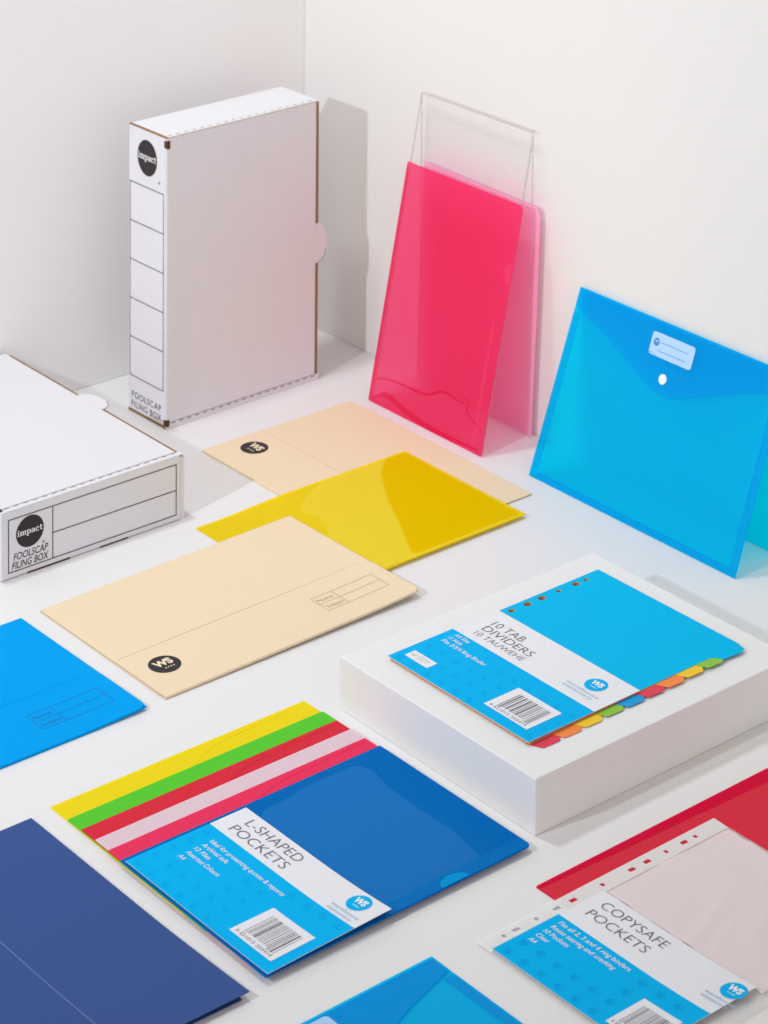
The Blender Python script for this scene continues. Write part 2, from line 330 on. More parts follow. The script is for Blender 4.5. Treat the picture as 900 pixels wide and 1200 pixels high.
def filing_box(label, loc, ex, ey, W, L, H, spine_print, front_print):
    t = thing('filing_box', label, 'filing box', loc, ex, ey, 'white cardboard filing boxes')
    s = 0.0068
    b = MB(); b.box((0, 0, 0.0012), (W-s, L, H-0.0016)); b.build('box_base', M['board'], t, bevel=0.0008)
    b = MB(); b.box((W-s, 0.0008, 0.0), (W, L-0.0008, H-0.0042)); b.build('side_wall', M['board'], t)
    b = MB(); b.box((W-s+0.0002, 0.004, H-0.0042), (W-0.0006, L-0.002, H-0.0034)); b.build('raw_edge_or_gap_shade', M['kraft'], t)
    # lid with its round thumb tab
    tv = L*0.5 - 0.003; tr = 0.0275
    tabp = [(W-s-0.0012 + 0.0195*math.sin(math.pi*i/16)**0.8, tv - tr*math.cos(math.pi*i/16)) for i in range(17)]
    lidp = [(0.0006, 0.0092), (W-s-0.0012, 0.0092)] + tabp + [(W-s-0.0012, L-0.0006), (0.0006, L-0.0006)]
    b = MB(); b.prism(lidp, H-0.0013, H); b.build('lid', M['board'], t)
    b = MB(); b.prism([(W-s-0.0022, tv-tr), (W-s-0.0012, tv-tr), (W-s-0.0012, tv+tr), (W-s-0.0022, tv+tr)], H, H+0.0001); b.build('tab_crease', M['paper_edge'], t)
    b = MB()
    for q in range(1, 7): b.line(tabp[q-1], tabp[q], 0.0007, H+0.0001)
    b.build('tab_cut', M['ink'], t)
    # folded rim with its slots, beside the lid
    b = MB(); b.box((0.0, 0.0, H-0.0016), (W-0.001, 0.0082, H-0.0003)); rim = b.build('folded_rim', M['board'], t, bevel=0.0004)
    b = MB(); b.box((0.0004, 0.0082, H-0.0016), (W-s, 0.0092, H-0.0011)); b.build('lid_gap', M['kraft_dark'], t)
    b = MB(); b.box((0.0004, L-0.0008, H-0.0014), (W-s, L+0.0001, H-0.0006)); b.build('lid_gap', M['kraft'], t)
    b = MB(); n = int(W/0.0128)
    for i in range(n):
        x = 0.008 + i*0.0128
        b.flat([(x, 0.0062), (x+0.0062, 0.0062), (x+0.0062, 0.0073), (x, 0.0073)], H-0.0002)
    b.build('slot', M['kraft_dark'], rim)
    b = MB()
    for i in range(n):
        x = 0.010 + i*0.0128
        b.flat([(x, H-0.0082), (x+0.0055, H-0.0082), (x+0.0055, H-0.0070), (x, H-0.0070)], 0)
    b.map(lambda x, y, z: (W - x, L+0.0001+0.0002, y)); b.build('slot', M['kraft_dark'], t)
    # open corners where the board is cut; dark blocks stand in for their shade
    for (a, c) in ((0.0035, 0.0125), (L-0.0145, L-0.0035)):
        b = MB(); b.prism(rrect(-0.0003, a, 0.0048, c, 0.0015), H-0.0058, H+0.0004); b.build('corner_slot_shade', M['kraft_dark'], t)
    if spine_print:
      b = MB(); b.box((-0.0003, 0.0004, 0.001), (0.004, 0.0042, H-0.002)); b.build('raw_edge_or_gap_shade', M['kraft'], t)
      b = MB(); b.box((-0.0002, L-0.0010, 0.001), (0.004, L+0.0001, H-0.001)); b.build('raw_edge_or_gap_shade', M['kraft'], t)
    b = MB(); b.box((0.035, -0.0004, 0.0004), (0.092, 0.004, 0.0022)); b.build('raw_edge_or_gap_shade', M['kraft_dark'], t)  # dark sliver standing in for the shaded gap under the box
    b = MB(); b.box((0.134, -0.0004, 0.0004), (0.172, 0.004, 0.0020)); b.build('raw_edge_or_gap_shade', M['kraft_dark'], t)  # second dark sliver for the shaded gap
    if spine_print:                                  # on the x = 0 face: reads with z to the right, y up
        b = MB()
        circle_logo(b, 0.0415, L-0.0365, 0.0215, 0.0235, 0, 0.0395, 1.0)
        b.text('\u00ae', 0.066, L-0.0645, 0, 0.0035, bold=0.01)
        x0, x1, y0, y1 = 0.0040, 0.0775, 0.0490, 0.3070
        b.rectline(x0, y0, x1, y1, 0.0011, 0.0001)
        for i in range(1, 5): y = y0+(y1-y0)*i/5; b.line((x0, y), (x1, y), 0.0011, 0.0001)
        b.text('FOOLSCAP', 0.0085, 0.0202, 0, 0.0088, 0.0645, 0.004, 0, 0, 1.12); b.text('FILING BOX', 0.0078, 0.0078, 0, 0.0088, 0.0655, 0.004, 0, 0, 1.12)
        b.map(lambda x, y, z: (-0.0002 - z, y, x)); b.build('spine_print', [M['ink'], M['white_ink']], t)
    if front_print:                                  # on the y = 0 face: reads with x to the right, z up
        b = MB()
        b.rectline(0.0095, 0.0080, 0.2412, 0.0698, 0.0011, 0.0001)
        b.line((0.0685, 0.0080), (0.0685, 0.0698), 0.0011, 0.0001); b.line((0.0685, 0.0382), (0.2412, 0.0382), 0.0011, 0.0001)
        circle_logo(b, 0.0380, 0.0495, 0.0185, 0.0185, 0, 0.0335, 0.92)
        b.text('\u00ae', 0.0545, 0.0300, 0, 0.0032, bold=0.01)
        b.text('FOOLSCAP', 0.0160, 0.0205, 0, 0.0085, 0.0465, 0.010, 0.2); b.text('FILING BOX', 0.0140, 0.0105, 0, 0.0085, 0.049, 0.010, 0.2)
        b.map(lambda x, y, z: (x, -0.0002 - z, y)); b.build('front_print', [M['ink'], M['white_ink']], t)
    return t

th = math.radians(0.97)
ax, wx = Vector((math.cos(th), math.sin(th), 0)), Vector((math.sin(th), -math.cos(th), 0))
UH = 0.0845
filing_box('white filing box standing upright on its end with a five row label down its spine', Vector((1.9425, 2.7650, 0.0)) - wx*UH, ax, (0, 0, 1), 0.2529, 0.3822, UH, True, False)
filing_box('white filing box lying flat with a two row label on its front end', (1.5626, 2.5471, 0.0), (1, 0, 0), (0, 1, 0), 0.2535, 0.3905, 0.0808, False, True)

# ------------------------------------------------------------------ clear acrylic stand and the pink pocket on it
SY0, SY1, SH = 2.4545, 2.6710, 0.4000
t = thing('acrylic_stand', 'clear acrylic tent shaped stand rising behind the pink plastic pocket', 'display stand', (2.25, 2.56, 0))
lean = (2.2885-2.2055)/0.397
b = MB()                                              # front panel, bend, back panel: profile in x,z drawn along y
prof = [(2.2062, 0.0005), (2.2885, 0.398), (2.2912, 0.398), (2.2912, 0.0005), (2.2882, 0.0005), (2.2882, 0.3745), (2.2108, 0.0005)]
def yprism(mb, prof, y0, y1, mi=0, mi_end=0):
    i0 = len(mb.v)
    mb.prism([(x, z) for x, z in prof], -y1, -y0, mi_end, mi)
    mb.map(lambda x, y, z: (x, -z, y), i0)
def put(o):
    o.data.transform(Matrix.Translation((-2.25, -2.56, 0))); o.parent = t
yprism(b, prof, SY0, SY1, 0, 1)
put(b.build('stand_panel', [M['acrylic'], M['acrylic_edge']], None))
b = MB(); b.box((2.2875, SY0, 0.3978), (2.2920, SY1, 0.4000)); put(b.build('stand_bend', M['acrylic_edge'], None))
for (pa, pb, wd) in (((2.2060, 0.0005), (2.2884, 0.397), 0.0034), ((2.2884, 0.0005), (2.2884, 0.397), 0.0026)):   # polished left edges
    b = MB(); yprism(b, [pa, (pa[0]+wd, pa[1]), (pb[0]+wd*0.5, pb[1]), pb], SY1+0.0002, SY1+0.0012); put(b.build('cut_edge', M['acrylic_edge'], None))
exp_ = Vector((0, -1, 0)); eyp = Vector((2.2885-2.2055, 0, 0.3975)).normalized()
PW = 0.2240
t = thing('plastic_pocket', 'bright pink see-through plastic pocket standing open on the clear acrylic stand', 'plastic pocket', (2.2030, 2.6730, 0.0008), exp_, eyp)
b = MB()
def pinkz(x, y): return 0.0
b.prism([(x + 0.0035*(y/0.3155)*(x/PW), y) for x, y in rrect(0, 0, PW, 0.3155, (0.001, 0.001, 0.006, 0.001))], 0.0004, 0.0010); fp = b.build('front_sheet', M['pink'], t)
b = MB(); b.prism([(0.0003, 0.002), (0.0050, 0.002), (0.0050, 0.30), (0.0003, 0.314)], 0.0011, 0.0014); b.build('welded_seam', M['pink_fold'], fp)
b = MB(); b.prism([(PW-0.0155, 0.006), (PW-0.0150+0.001, 0.10), (PW-0.0150+0.0016, 0.165), (PW-0.0195+0.0016, 0.172), (PW-0.0195, 0.10), (PW-0.0190, 0.006)], 0.0011, 0.0013); b.build('film_crease_or_glint', M['pink_light'], fp)
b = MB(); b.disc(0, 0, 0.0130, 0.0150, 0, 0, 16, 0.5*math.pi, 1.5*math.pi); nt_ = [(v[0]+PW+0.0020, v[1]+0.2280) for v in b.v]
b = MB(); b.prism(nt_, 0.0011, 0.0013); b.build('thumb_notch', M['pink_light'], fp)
def ribbon(pts, wd, z):
    b = MB(); 
    P = [Vector(p) for p in pts]; Q = []
    for i in range(len(P)-1):
        p0 = P[max(i-1,0)]; p1 = P[i]; p2 = P[i+1]; p3 = P[min(i+2,len(P)-1)]
        for k in range(6):
            s = k/6; Q.append(0.5*((2*p1)+(p2-p0)*s+(2*p0-5*p1+4*p2-p3)*s*s+(3*p1-p0-3*p2+p3)*s**3))
    Q.append(P[-1]); up = []; dn = []
    for i, q in enumerate(Q):
        d = (Q[min(i+1,len(Q)-1)]-Q[max(i-1,0)]).normalized(); e = Vector((-d.y, d.x))
        wv = wd*(0.25+0.75*math.sin(math.pi*i/(len(Q)-1)))/2
        up.append(tuple(q+e*wv)); dn.append(tuple(q-e*wv))
    b.prism(up + dn[::-1], z, z+0.0003); return b
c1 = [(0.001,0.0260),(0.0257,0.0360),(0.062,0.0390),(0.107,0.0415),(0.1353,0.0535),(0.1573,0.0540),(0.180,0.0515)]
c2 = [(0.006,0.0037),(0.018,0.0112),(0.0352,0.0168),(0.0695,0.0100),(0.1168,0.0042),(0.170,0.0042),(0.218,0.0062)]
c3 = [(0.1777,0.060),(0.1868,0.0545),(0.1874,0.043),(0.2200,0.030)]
ribbon(c1, 0.0030, 0.0011).build('film_crease_or_glint', M['pink_fold'], fp); ribbon(c2, 0.0075, 0.0011).build('film_crease_or_glint', M['pink_fold'], fp); ribbon(c3, 0.0022, 0.0011).build('film_crease_or_glint', M['pink_fold'], fp)
b = MB()                                              # back sheet hangs upright behind the stand
Minv = t.matrix_world.inverted()
bp_ = [(2.6700, 0.0012), (2.4533, 0.0012), (2.4500, 0.08), (2.4455, 0.172), (2.4420, 0.285), (2.4436, 0.297), (2.4485, 0.3025), (2.6700, 0.3060)]
n0 = len(bp_)
for x in (2.2922, 2.2928):
    for (y, z) in bp_: b.v.append(tuple(Minv @ Vector((x, y, z))))
b.f += [list(range(n0)), list(range(n0, 2*n0))[::-1]] + [[i, (i+1)%n0, n0+(i+1)%n0, n0+i] for i in range(n0)]; b.mi += [0]*(n0+2)
b.build('back_sheet', M['pink_back'], t)

# ------------------------------------------------------------------ document wallets of blue film
WW, WH = 0.3465, 0.2343
def ws_badge(mb, cx, cy, r, z, mi_disc, mi_txt, ry=None):
    mb.disc(cx, cy, r, ry or r, z, mi_disc, 44)
    mb.text('WS', cx, cy-0.10*r, z+0.00015, 0.64*r, 1.22*r, 0.045, 0.0, mi_txt, center=True)
    for i in range(4): mb.disc(cx+r*(0.05+0.19*(i-1.2)), cy-0.42*r, 0.058*r, 0.058*r, z+0.00015, mi_txt, 8)
def document_wallet(label, loc, ex, ey, standing):
    t = thing('document_wallet', label, 'document wallet', loc, ex, ey, 'blue press stud wallets')
    out = [(0, 0), (WW, 0), (WW, 0.208), (WW-0.003, WH), (0.003, WH), (0.0, 0.208)]
    b = MB(); b.prism(rrect(0, 0, WW, WH, (0.002, 0.002, 0.004, 0.004)), 0.0010, 0.0015); fp = b.build('front_panel', M['wallet'], t)
    hm = 0.0125
    for poly in ([(0.0004,0.0004),(hm,hm*0.7),(hm,0.205),(0.0004,0.205)], [(WW-0.0004,0.0004),(WW-0.0004,0.205),(WW-hm,0.205),(WW-hm,hm*0.7)], [(0.0006,0.0003),(WW-0.0006,0.0003),(WW-hm,hm*0.68),(hm,hm*0.68)]):
        b = MB(); b.prism(poly, 0.0016, 0.0019); b.build('welded_hem', M['wallet_hem'], fp)
    fl = [(0.001, WH), (0.0012, 0.212), (0.012, 0.2075), (0.060, 0.1930), (0.145, 0.1585), (0.158, 0.1545), (0.1733, 0.1535), (0.188, 0.1545), (0.201, 0.1585), (0.286, 0.1930), (0.334, 0.2075), (WW-0.0012, 0.212), (WW-0.001, WH)]
    b = MB(); b.prism(fl, 0.0022, 0.0027); fo = b.build('flap', M['wallet_flap'], t)
    if standing:
        ribbon([(0.0897, 0.1865), (0.1150, 0.1925), (0.1430, 0.1955), (0.1811, 0.1819), (0.2205, 0.1744), (0.2390, 0.1769)], 0.0016, 0.0028).build('film_crease_or_glint', M['wallet_glint'], fo)  # ribbon paints the light streak along the flap crease
    b = MB(); b.prism(rrect(0.001, WH-0.003, WW-0.001, WH+0.0006, 0.0012), 0.0005, 0.0030); b.build('fold_edge', M['wallet_hem'], t)
    b = MB(); b.prism(oval(0.1690, 0.1715, 0.0062, 0.0062, 24), 0.0028, 0.0042); b.build('press_stud', M['stud'], t, bevel=0.0006)
    du, dv = (0, 0) if standing else (0.0175, 0.0090)
    b = MB(); b.prism(rrect(0.1355+du, 0.1935+dv, 0.2060+du, 0.2208+dv, 0.004), 0.0028, 0.0031); lb = b.build('name_label', M['paper_label'], t)
    b = MB(); ws_badge(b, 0.1445+du, 0.2095+dv, 0.0046, 0.0033, 0, 1)
    b.line((0.1510+du, 0.2105+dv), (0.1960+du, 0.2105+dv), 0.0006, 0.0033); b.line((0.1490+du, 0.2005+dv), (0.1955+du, 0.2005+dv), 0.0006, 0.0033)
    b.build('label_print', [M['label_ink'], M['paper_label']], lb)
    if standing:
        Minv = t.matrix_world.inverted(); b = MB()
        pts = [(2.2945, 2.3715, 0.0008), (2.2945, 2.0275, 0.0008), (2.3005, 2.0285, 0.2185), (2.3005, 2.3707, 0.2185)]
        b.v = [tuple(Minv @ Vector(p)) for p in pts] + [tuple(Minv @ (Vector(p)+Vector((0.0005, 0, 0)))) for p in pts]
        b.f = [[0,1,2,3],[7,6,5,4],[0,4,5,1],[1,5,6,2],[2,6,7,3],[3,7,4,0]]; b.mi = [0]*6
        b.build('back_panel', M['wallet_back'], t)
    else:
        b = MB(); b.prism(rrect(0, 0, WW, WH, 0.002), 0.0002, 0.0007); b.build('back_panel', M['wallet_back'], t)
    return t
document_wallet('blue see-through press stud wallet standing open against the wall', (2.2155, 2.3737, 0.0004), (0, -1, 0), (0.0845, 0, 0.2185), True)
document_wallet('blue see-through press stud wallet lying flat, cut off by the bottom edge', (1.1455, 1.7150-WH, 0.0002), (1, 0, 0), (0, 1, 0), False)

# ------------------------------------------------------------------ card document wallets (manila and blue)
def card_wallet(label, loc, ex, ey, mat, inkmat, shademat, logo, Wd, Hd, lift=0):
    t = thing('card_wallet', label, 'document wallet', loc, ex, ey, 'card wallets with a front pocket')
    pv = 0.0938*Hd/0.2405
    b = MB(); b.grid(0.0, Wd, 0.0, Hd, 14, 10, lambda x, y: 0.0002+0.0006*math.sin(x*9)*math.sin(y*8), 0.0005); b.build('back_panel', mat, t)
    b = MB(); b.prism([(0.0, Hd), (0.0008, 0.012), (Wd-0.0008, 0.012), (Wd, Hd)], 0.0016, 0.0021); b.build('inner_leaf', mat, t)
    b = MB(); b.prism([(0.0006, 0.0), (Wd-0.006, 0.0), (Wd-0.001, 0.006), (Wd-0.001, pv-0.010), (Wd-0.011, pv), (0.0006, pv)], 0.0024, 0.0030); fp = b.build('front_pocket', mat, t)
    b = MB(); b.prism([(0.0006, 0.0), (Wd-0.006, 0.0), (Wd-0.006, 0.0009), (0.0006, 0.0009)], 0.0006, 0.0024); b.build('gusset_fold', mat, t)
    b = MB(); b.prism([(0.003, pv+0.0001), (Wd*0.30, pv+0.0001), (Wd-0.012, pv+0.0001), (Wd-0.012, pv+0.0003), (Wd*0.35, pv+0.0011), (0.003, pv+0.0006)], 0.0024, 0.0030); b.build('pocket_edge_shade', shademat, fp)  # thin darker strip stands in for the shadow line above the pocket
    b = MB(); z = 0.0032
    x0, x1 = Wd-0.1065, Wd-0.0200; y0, y1, ym, xd = 0.0315, 0.0640, 0.0478, Wd-0.0775
    b.rectline(x0, y0, x1, y1, 0.00045, z); b.line((x0, ym), (x1, ym), 0.00045, z); b.line((xd, y0), (xd, y1), 0.00045, z)
    b.text('Name', x0+0.0035, ym+0.0045, z, 0.0066, 0.0205, -0.012); b.text('Subject', x0+0.0035, y0+0.0048, z, 0.0066, 0.0235, -0.012)
    b.build('name_panel_print', inkmat, fp)
    if lift:
        lf = lambda x, y: lift*max(0, (x/Wd-0.72)/0.28)**2*max(0, 1-y/Hd)
        for ch in [c for c in t.children] + list(fp.children): bend(ch, lf, 30)
    if logo:
        b = MB(); ws_badge(b, 0.0375, 0.0545, 0.0178, z, 0, 1); b.build('badge_print', [M['ink'], M['cream_ink']], fp)
    return t
tilt = math.atan2(0.0046, 0.345)
card_wallet('cream manila card wallet lying in front showing both round badge and name panel', (1.5602, 2.2215, 0.0004), (math.cos(tilt), 0, math.sin(tilt)), (0, 1, 0), M['manila'], M['fine_ink'], M['manila_shade'], True, 0.3485, 0.2405, 0.0025)
card_wallet('cream manila card wallet turned sideways under the yellow plastic pocket', (1.9398, 2.6835, 0.0002), (0, -1, 0), (1, 0, 0), M['manila'], M['fine_ink'], M['manila_faint_shade'], True, 0.3520, 0.2405)
card_wallet('bright blue card wallet with a printed name panel at the left edge of the photo', (1.1845, 2.2165, 0.0002), (1, 0, 0), (0, 1, 0), M['blue_card'], M['fine_blue'], M['blue_shade'], False, 0.3500, 0.2440, 0.003)

# navy folder
t = thing('card_folder', 'dark navy blue card folder in the lower left corner, its cover slightly lifted', 'folder', (1.20, 1.95, 0.0002))
b = MB(); b.prism([(-0.115, -0.170), (0.128, -0.1745), (0.1315, 0.1680), (-0.115, 0.1705)], 0.0, 0.0012); b.build('back_cover', M['navy'], t)
b = MB()
def nz(x, y): return 0.0022 + 0.0045*max(0, (-y-0.03)/0.15)**1.5
b.grid(-0.116, 0.134, -0.1775, 0.1710, 10, 24, nz, 0.0007); fc = b.build('front_cover', M['navy'], t)
b = MB()
for k in range(24):
    ya, yb = -0.177+0.347*k/24, -0.177+0.347*(k+1)/24
    b.quadset([(0.0085, ya, nz(0, ya)+0.00085), (0.0093, ya, nz(0, ya)+0.00085), (0.0093, yb, nz(0, yb)+0.00085), (0.0085, yb, nz(0, yb)+0.00085)], [(0,1,2,3)])
b.build('score_line', plain('worn_navy_crease', (0.16, 0.22, 0.42), 0.6, 0.3), fc)

# ------------------------------------------------------------------ yellow pocket between the two manila wallets
t = thing('plastic_pocket', 'glossy yellow plastic pocket lying across the two cream manila wallets', 'plastic pocket', (1.97, 2.40, 0))
def yz(x, y):
    s = min(1, max(0, (x+1.97-1.83)/0.125)); s = s*s*(3-2*s); return 0.0005 + 0.0038*s
b = MB(); b.grid(-0.1595, 0.163, -0.1100, 0.1170, 60, 2, yz, 0.0004); b.build('back_sheet', M['yellow'], t, smooth=False)
yl = [(2.0981,2.5130),(1.9981,2.5120),(1.9620,2.4960),(1.9400,2.4800),(1.9290,2.4640),(1.9370,2.4420),(1.9300,2.4180),(1.905,2.380),(1.905,2.297),(1.9600,2.2915),(2.115,2.2935),(2.112,2.2955),(1.9669,2.2955),(1.9605,2.3000),(1.973,2.322),(1.9983,2.3667),(2.0275,2.4241),(2.0661,2.4844)]
yl = [(x-1.97, y-2.40) for x, y in yl]
yd = [(x-1.97, y-2.40) for x, y in [(2.1005,2.5130),(2.1310,2.5135),(2.1275,2.2965),(1.9700,2.2962),(1.9632,2.3005),(1.9755,2.3220),(2.0008,2.3667),(2.0300,2.4241),(2.0686,2.4844)]]
fs_ = bend(plate('front_sheet', [(-0.1590, -0.1095), (0.1625, -0.1095), (0.1625, 0.1145), (-0.1590, 0.1145)], [yl[::-1], yd[::-1]], 0.0008, 0.0012, M['yellow'], t), yz, 60)
b = MB(); b.prism(yd, 0.0008, 0.0012); bend(b.build('close_film_area', M['yellow_deep'], fs_), yz, 50)
b = MB(); b.prism(yl, 0.0008, 0.0012); bend(b.build('loose_film_area', M['yellow_patch'], fs_), yz, 50)

# ------------------------------------------------------------------ fan of L shaped pockets with their printed card
LX0, LX1 = 1.3600, 1.6705
fan = [('lyellow', 2.1285, 'yellow', 'bottom of the fan, its edge farthest back'), ('lgreen', 2.0985, 'green', 'in the fan between the yellow and the darker red one'), ('lred', 2.0745, 'dark red', 'in the fan between the green and the clear one'),
       ('lclear', 2.0505, 'clear pinkish white', 'in the middle of the fan between two red ones'), ('lrose', 2.0270, 'rose red', 'in the fan between the clear and the blue one'), ('lblue', 2.0045, 'deep blue', 'on top of the fan under the printed card')]
LW = 0.2245
for i, (mk, ytop, cn, where) in enumerate(fan):
    z0 = 0.0004 + i*0.00105
    t = thing('plastic_pocket', cn + ' plastic pocket ' + where, 'plastic pocket', (LX0-(0.0030 if i == 5 else 0.0012 if i == 4 else 0), ytop-LW, z0), group='plastic pockets spread in a fan')
    wd = LX1-LX0 + (0.0012 if i % 2 else 0) + (0.0018 if i == 5 else 0)
    bw = 0.0 if i == 5 else 0
    b = MB(); b.prism(rrect(0, 0, wd, LW, (0.001, 0.006, 0.001, 0.001)), 0.0, 0.0004); b.build('back_sheet', M[mk], t)
    if i == 5:
        fr = rrect(0, 0, wd, LW, (0.001, 0.006, 0.001, 0.001))
    else:
        fr = rrect(0, 0, wd-0.0006, LW-0.0006, (0.001, 0.006, 0.004, 0.001))
    if i == 5:
        pt = [(1.5030,1.9800),(1.5090,1.9850),(1.5181,1.9868),(1.5433,1.9875),(1.5614,1.9916),(1.5961,1.9930),(1.6213,1.9920),(1.6324,1.9866),(1.6354,1.9742),(1.6331,1.9583),(1.6287,1.9424),(1.6281,1.9159),(1.6275,1.880),(1.6290,1.8472),(1.6205,1.7965),(1.4990,1.7960),(1.4990,1.975)]
        pt = [(x-LX0+0.0030, y-(ytop-LW)) for x, y in pt]
        fs_ = plate('front_sheet', fr, [pt[::-1]], 0.0006, 0.0009, M[mk], t)
        b = MB(); b.prism(pt, 0.0006, 0.0009); b.build('loose_film_area', M['lblue_patch'], fs_)
    else:
        b = MB(); b.prism(fr, 0.0006, 0.0009); fs_ = b.build('front_sheet', M[mk], t)
    if i in (0, 2, 4):                                 # edge of the shorter front film shows as a soft curved line
        b = ribbon([(0.150, LW-0.028), (0.185, LW-0.012), (0.235, LW-0.0075), (wd-0.004, LW-0.0065)], 0.0016, 0.00095); b.build('film_edge', M[mk], fs_)
    if i == 5:
        b = MB(); b.prism(rrect(0.139, 0.0004, wd-0.0004, 0.0150, (0, 0.0055, 0, 0)), 0.0012, 0.0014); b.build('single_film_margin', M['lblue_hem'], fs_)
        b = MB(); b.disc(0.2195, 0.0006, 0.0165, 0.0115, 0.0, 0, 18, 0, math.pi); pl2 = [(v[0], v[1]) for v in b.v]
        b = MB(); b.prism(pl2, 0.0016, 0.0018); b.build('thumb_notch', M['lblue_notch'], fs_)
LTOP = 0.0004 + 6*0.00105 + 0.0006

# barcode, dots and lettering shared by the printed cards (card frame: x reads along the card, y up)
def barcode(mb, x0, y0, x1, y1, z, seed, mi_w, mi_k, digits):
    rnd = random.Random(seed); mb.flat([(x0,y0),(x1,y0),(x1,y1),(x0,y1)], z, mi_w)
    w = x1-x0; h = y1-y0; x = x0+0.17*w; e = x0+0.90*w
    k = 0
    while x < e:
        bw = w*rnd.choice([.011,.011,.018,.034]); gp = w*rnd.choice([.015,.022,.034])
        lo = y0+0.20*h if k not in (0,1,14,15) and x+bw+gp < e-0.04*w else y0+0.15*h
        mb.flat([(x,lo),(x+bw,lo),(x+bw,y0+0.84*h),(x,y0+0.84*h)], z+0.00012, mi_k); x += bw+gp; k += 1
    mb.text(digits, x0+0.07*w, y0+0.055*h, z+0.00012, 0.085*h, 0.84*w, 0, 0, mi_k)
def dots(mb, x0, x1, y0, y1, z, strong, skip=()):
    px, py, r = 0.0217, 0.0197, 0.0050
    y = y0; j = 0
    while y < y1:
        x = x0
        while x < x1:
            if not any(a < x < c and b < y < d for a, b, c, d in skip):
                if strong: mb.disc(x, y, r, r*0.95, z, 0, 16)
                a0 = math.radians(120); rr = r*(0.86 if strong else 0.95); n = 12
                mb.flat([(x+rr*math.cos(a0+math.pi*1.15*i/n), y+rr*math.sin(a0+math.pi*1.15*i/n)) for i in range(n+1)], z+0.0001, 1 if strong else 0)
            x += px
        y += py; j += 1

def product_card(label, loc, Wc, Hc, band0, titles, lines, bar, logo, strong, fold, whx=-0.0180, whw=0.0375, curl=None):
    """cyan card with a white band; x runs to the reader's right, y up"""
    t = thing('product_card', label, 'packaging card', loc, (0, -1, 0), (1, 0, 0), 'blue and white printed cards')
    b = MB(); b.prism([(0, 0), (Wc, 0), (Wc, Hc), (0, Hc)], 0, 0.0004, 1, 2); b.flat([(0.0001, 0.0001), (Wc-0.0001, 0.0001), (Wc-0.0001, band0), (0.0001, band0)], 0.0005, 0)
    cb = b.build('card_sheet', [M['cyan'], M['card_white'], M['paper_edge']], t)
    bx0, by0, bx1, by1 = bar
    b = MB(); dots(b, 0.0110, Wc-0.006, 0.0090, band0-0.004, 0.0006, strong, skip=[(bx0-0.006, by0-0.006, bx1+0.006, by1+0.006)] + fold); b.build('dot_pattern', [M['cyan_mid'], M['cyan_dark']], cb)
    b = MB(); barcode(b, bx0, by0, bx1, by1, 0.0008, len(label), 0, 1, '9 421015 203414'); b.build('barcode_panel', [M['card_white'], M['grey_ink']], cb)
    b = MB()
    for (body, x, y, cap, wd, bold) in titles: b.text(body, x, y, 0.0007, cap, wd, bold)
    b.build('title_print', M['grey_ink'], cb)
    b = MB()
    for (body, x, y, cap, wd) in lines: b.text(body, x, y, 0.0009, cap, wd, 0.006, 0.12)
    b.build('detail_print', M['white_ink'], cb)
    lx, ly, lr = logo
    b = MB(); ws_badge(b, lx, ly, lr, 0.0007, 0, 1); 
    b.text('warehouse', lx+whx, ly-0.0190, 0.0007, 0.0050, whw, 0.0, 0, 2, capref=0.72); b.text('stationery', lx+whx+0.001, ly-0.0252, 0.0007, 0.0050, whw*0.9, 0.0, 0, 2, capref=0.72)
    b.build('brand_print', [M['cyan'], M['white_ink'], M['pale_ink']], cb)
    if curl:                                           # the free end lifts a little
        bend(cb, curl, 40)
        for ch in cb.children: 
            bend(ch, curl, 44)
    return t, cb
# card on the L shaped pockets
cx0, cy0 = 1.3590, 1.9985
product_card('blue and white card reading L-SHAPED POCKETS lying on the fan of pockets', (cx0, cy0, LTOP+0.0004), 0.2185, 0.1397, 0.0967,
    [('L-SHAPED', 0.0215, 0.1212, 0.0125, 0.081, -0.011), ('POCKETS', 0.0185, 0.1042, 0.0125, 0.084, -0.011)],
    [('Ideal for presenting quotes & reports', 0.0245, 0.0782, 0.0056, 0.1120), ('Archival safe', 0.0245, 0.0690, 0.0056, 0.0385), ('12 Files', 0.0245, 0.0598, 0.0056, 0.0235), ('Assorted Colours', 0.0245, 0.0506, 0.0056, 0.050), ('A4', 0.0245, 0.0414, 0.0056, 0.0085)],
    (0.1455, 0.0122, 0.2065, 0.0622), (0.1910, 0.1244, 0.0122), False, [(0.02, 0.04, 0.078, 0.09), (0.02, 0.074, 0.14, 0.095)], curl=lambda x, y: 0.0042*max(0, (x-0.12)/0.097)**2*(0.15+0.85*y/0.14))
# card on the dividers
DZ = PH + 0.0038
t, cb = product_card('blue and white card reading 10 TAB DIVIDERS wrapped round the pack on the plinth', (1.7225, 2.0560, DZ+0.0004), 0.2135, 0.1530, 0.0890,
    [('10 TAB', 0.0190, 0.1250, 0.0118, 0.0470, -0.011), ('DIVIDERS', 0.0195, 0.1110, 0.0118, 0.0745, -0.011), ('10 TAUWEHE', 0.0210, 0.0985, 0.0090, 0.0740, -0.016)],
    [('A4 Size', 0.0120, 0.0800, 0.0058, 0.0220), ('11 Hole', 0.0120, 0.0712, 0.0058, 0.0200), ('Fits 2/3/4 Ring Binder', 0.0120, 0.0624, 0.0058, 0.0670)],
    (0.1330, 0.0140, 0.1960, 0.0615), (0.1780, 0.1260, 0.0122), False, [(0.006, 0.010, 0.05, 0.032), (0.008, 0.056, 0.085, 0.09)], -0.0250, 0.0460)
b = MB(); b.flat(rrect(0.0100, 0.0145, 0.0450, 0.0290, 0.0015), 0.0008, 0)
b.disc(0.0160, 0.0235, 0.0036, 0.0036, 0.0009, 1, 16); b.disc(0.0160, 0.0238, 0.0029, 0.0029, 0.00100, 0, 16); b.flat([(0.0154,0.0195),(0.0166,0.0195),(0.0166,0.0235),(0.0154,0.0235)], 0.00105, 1)
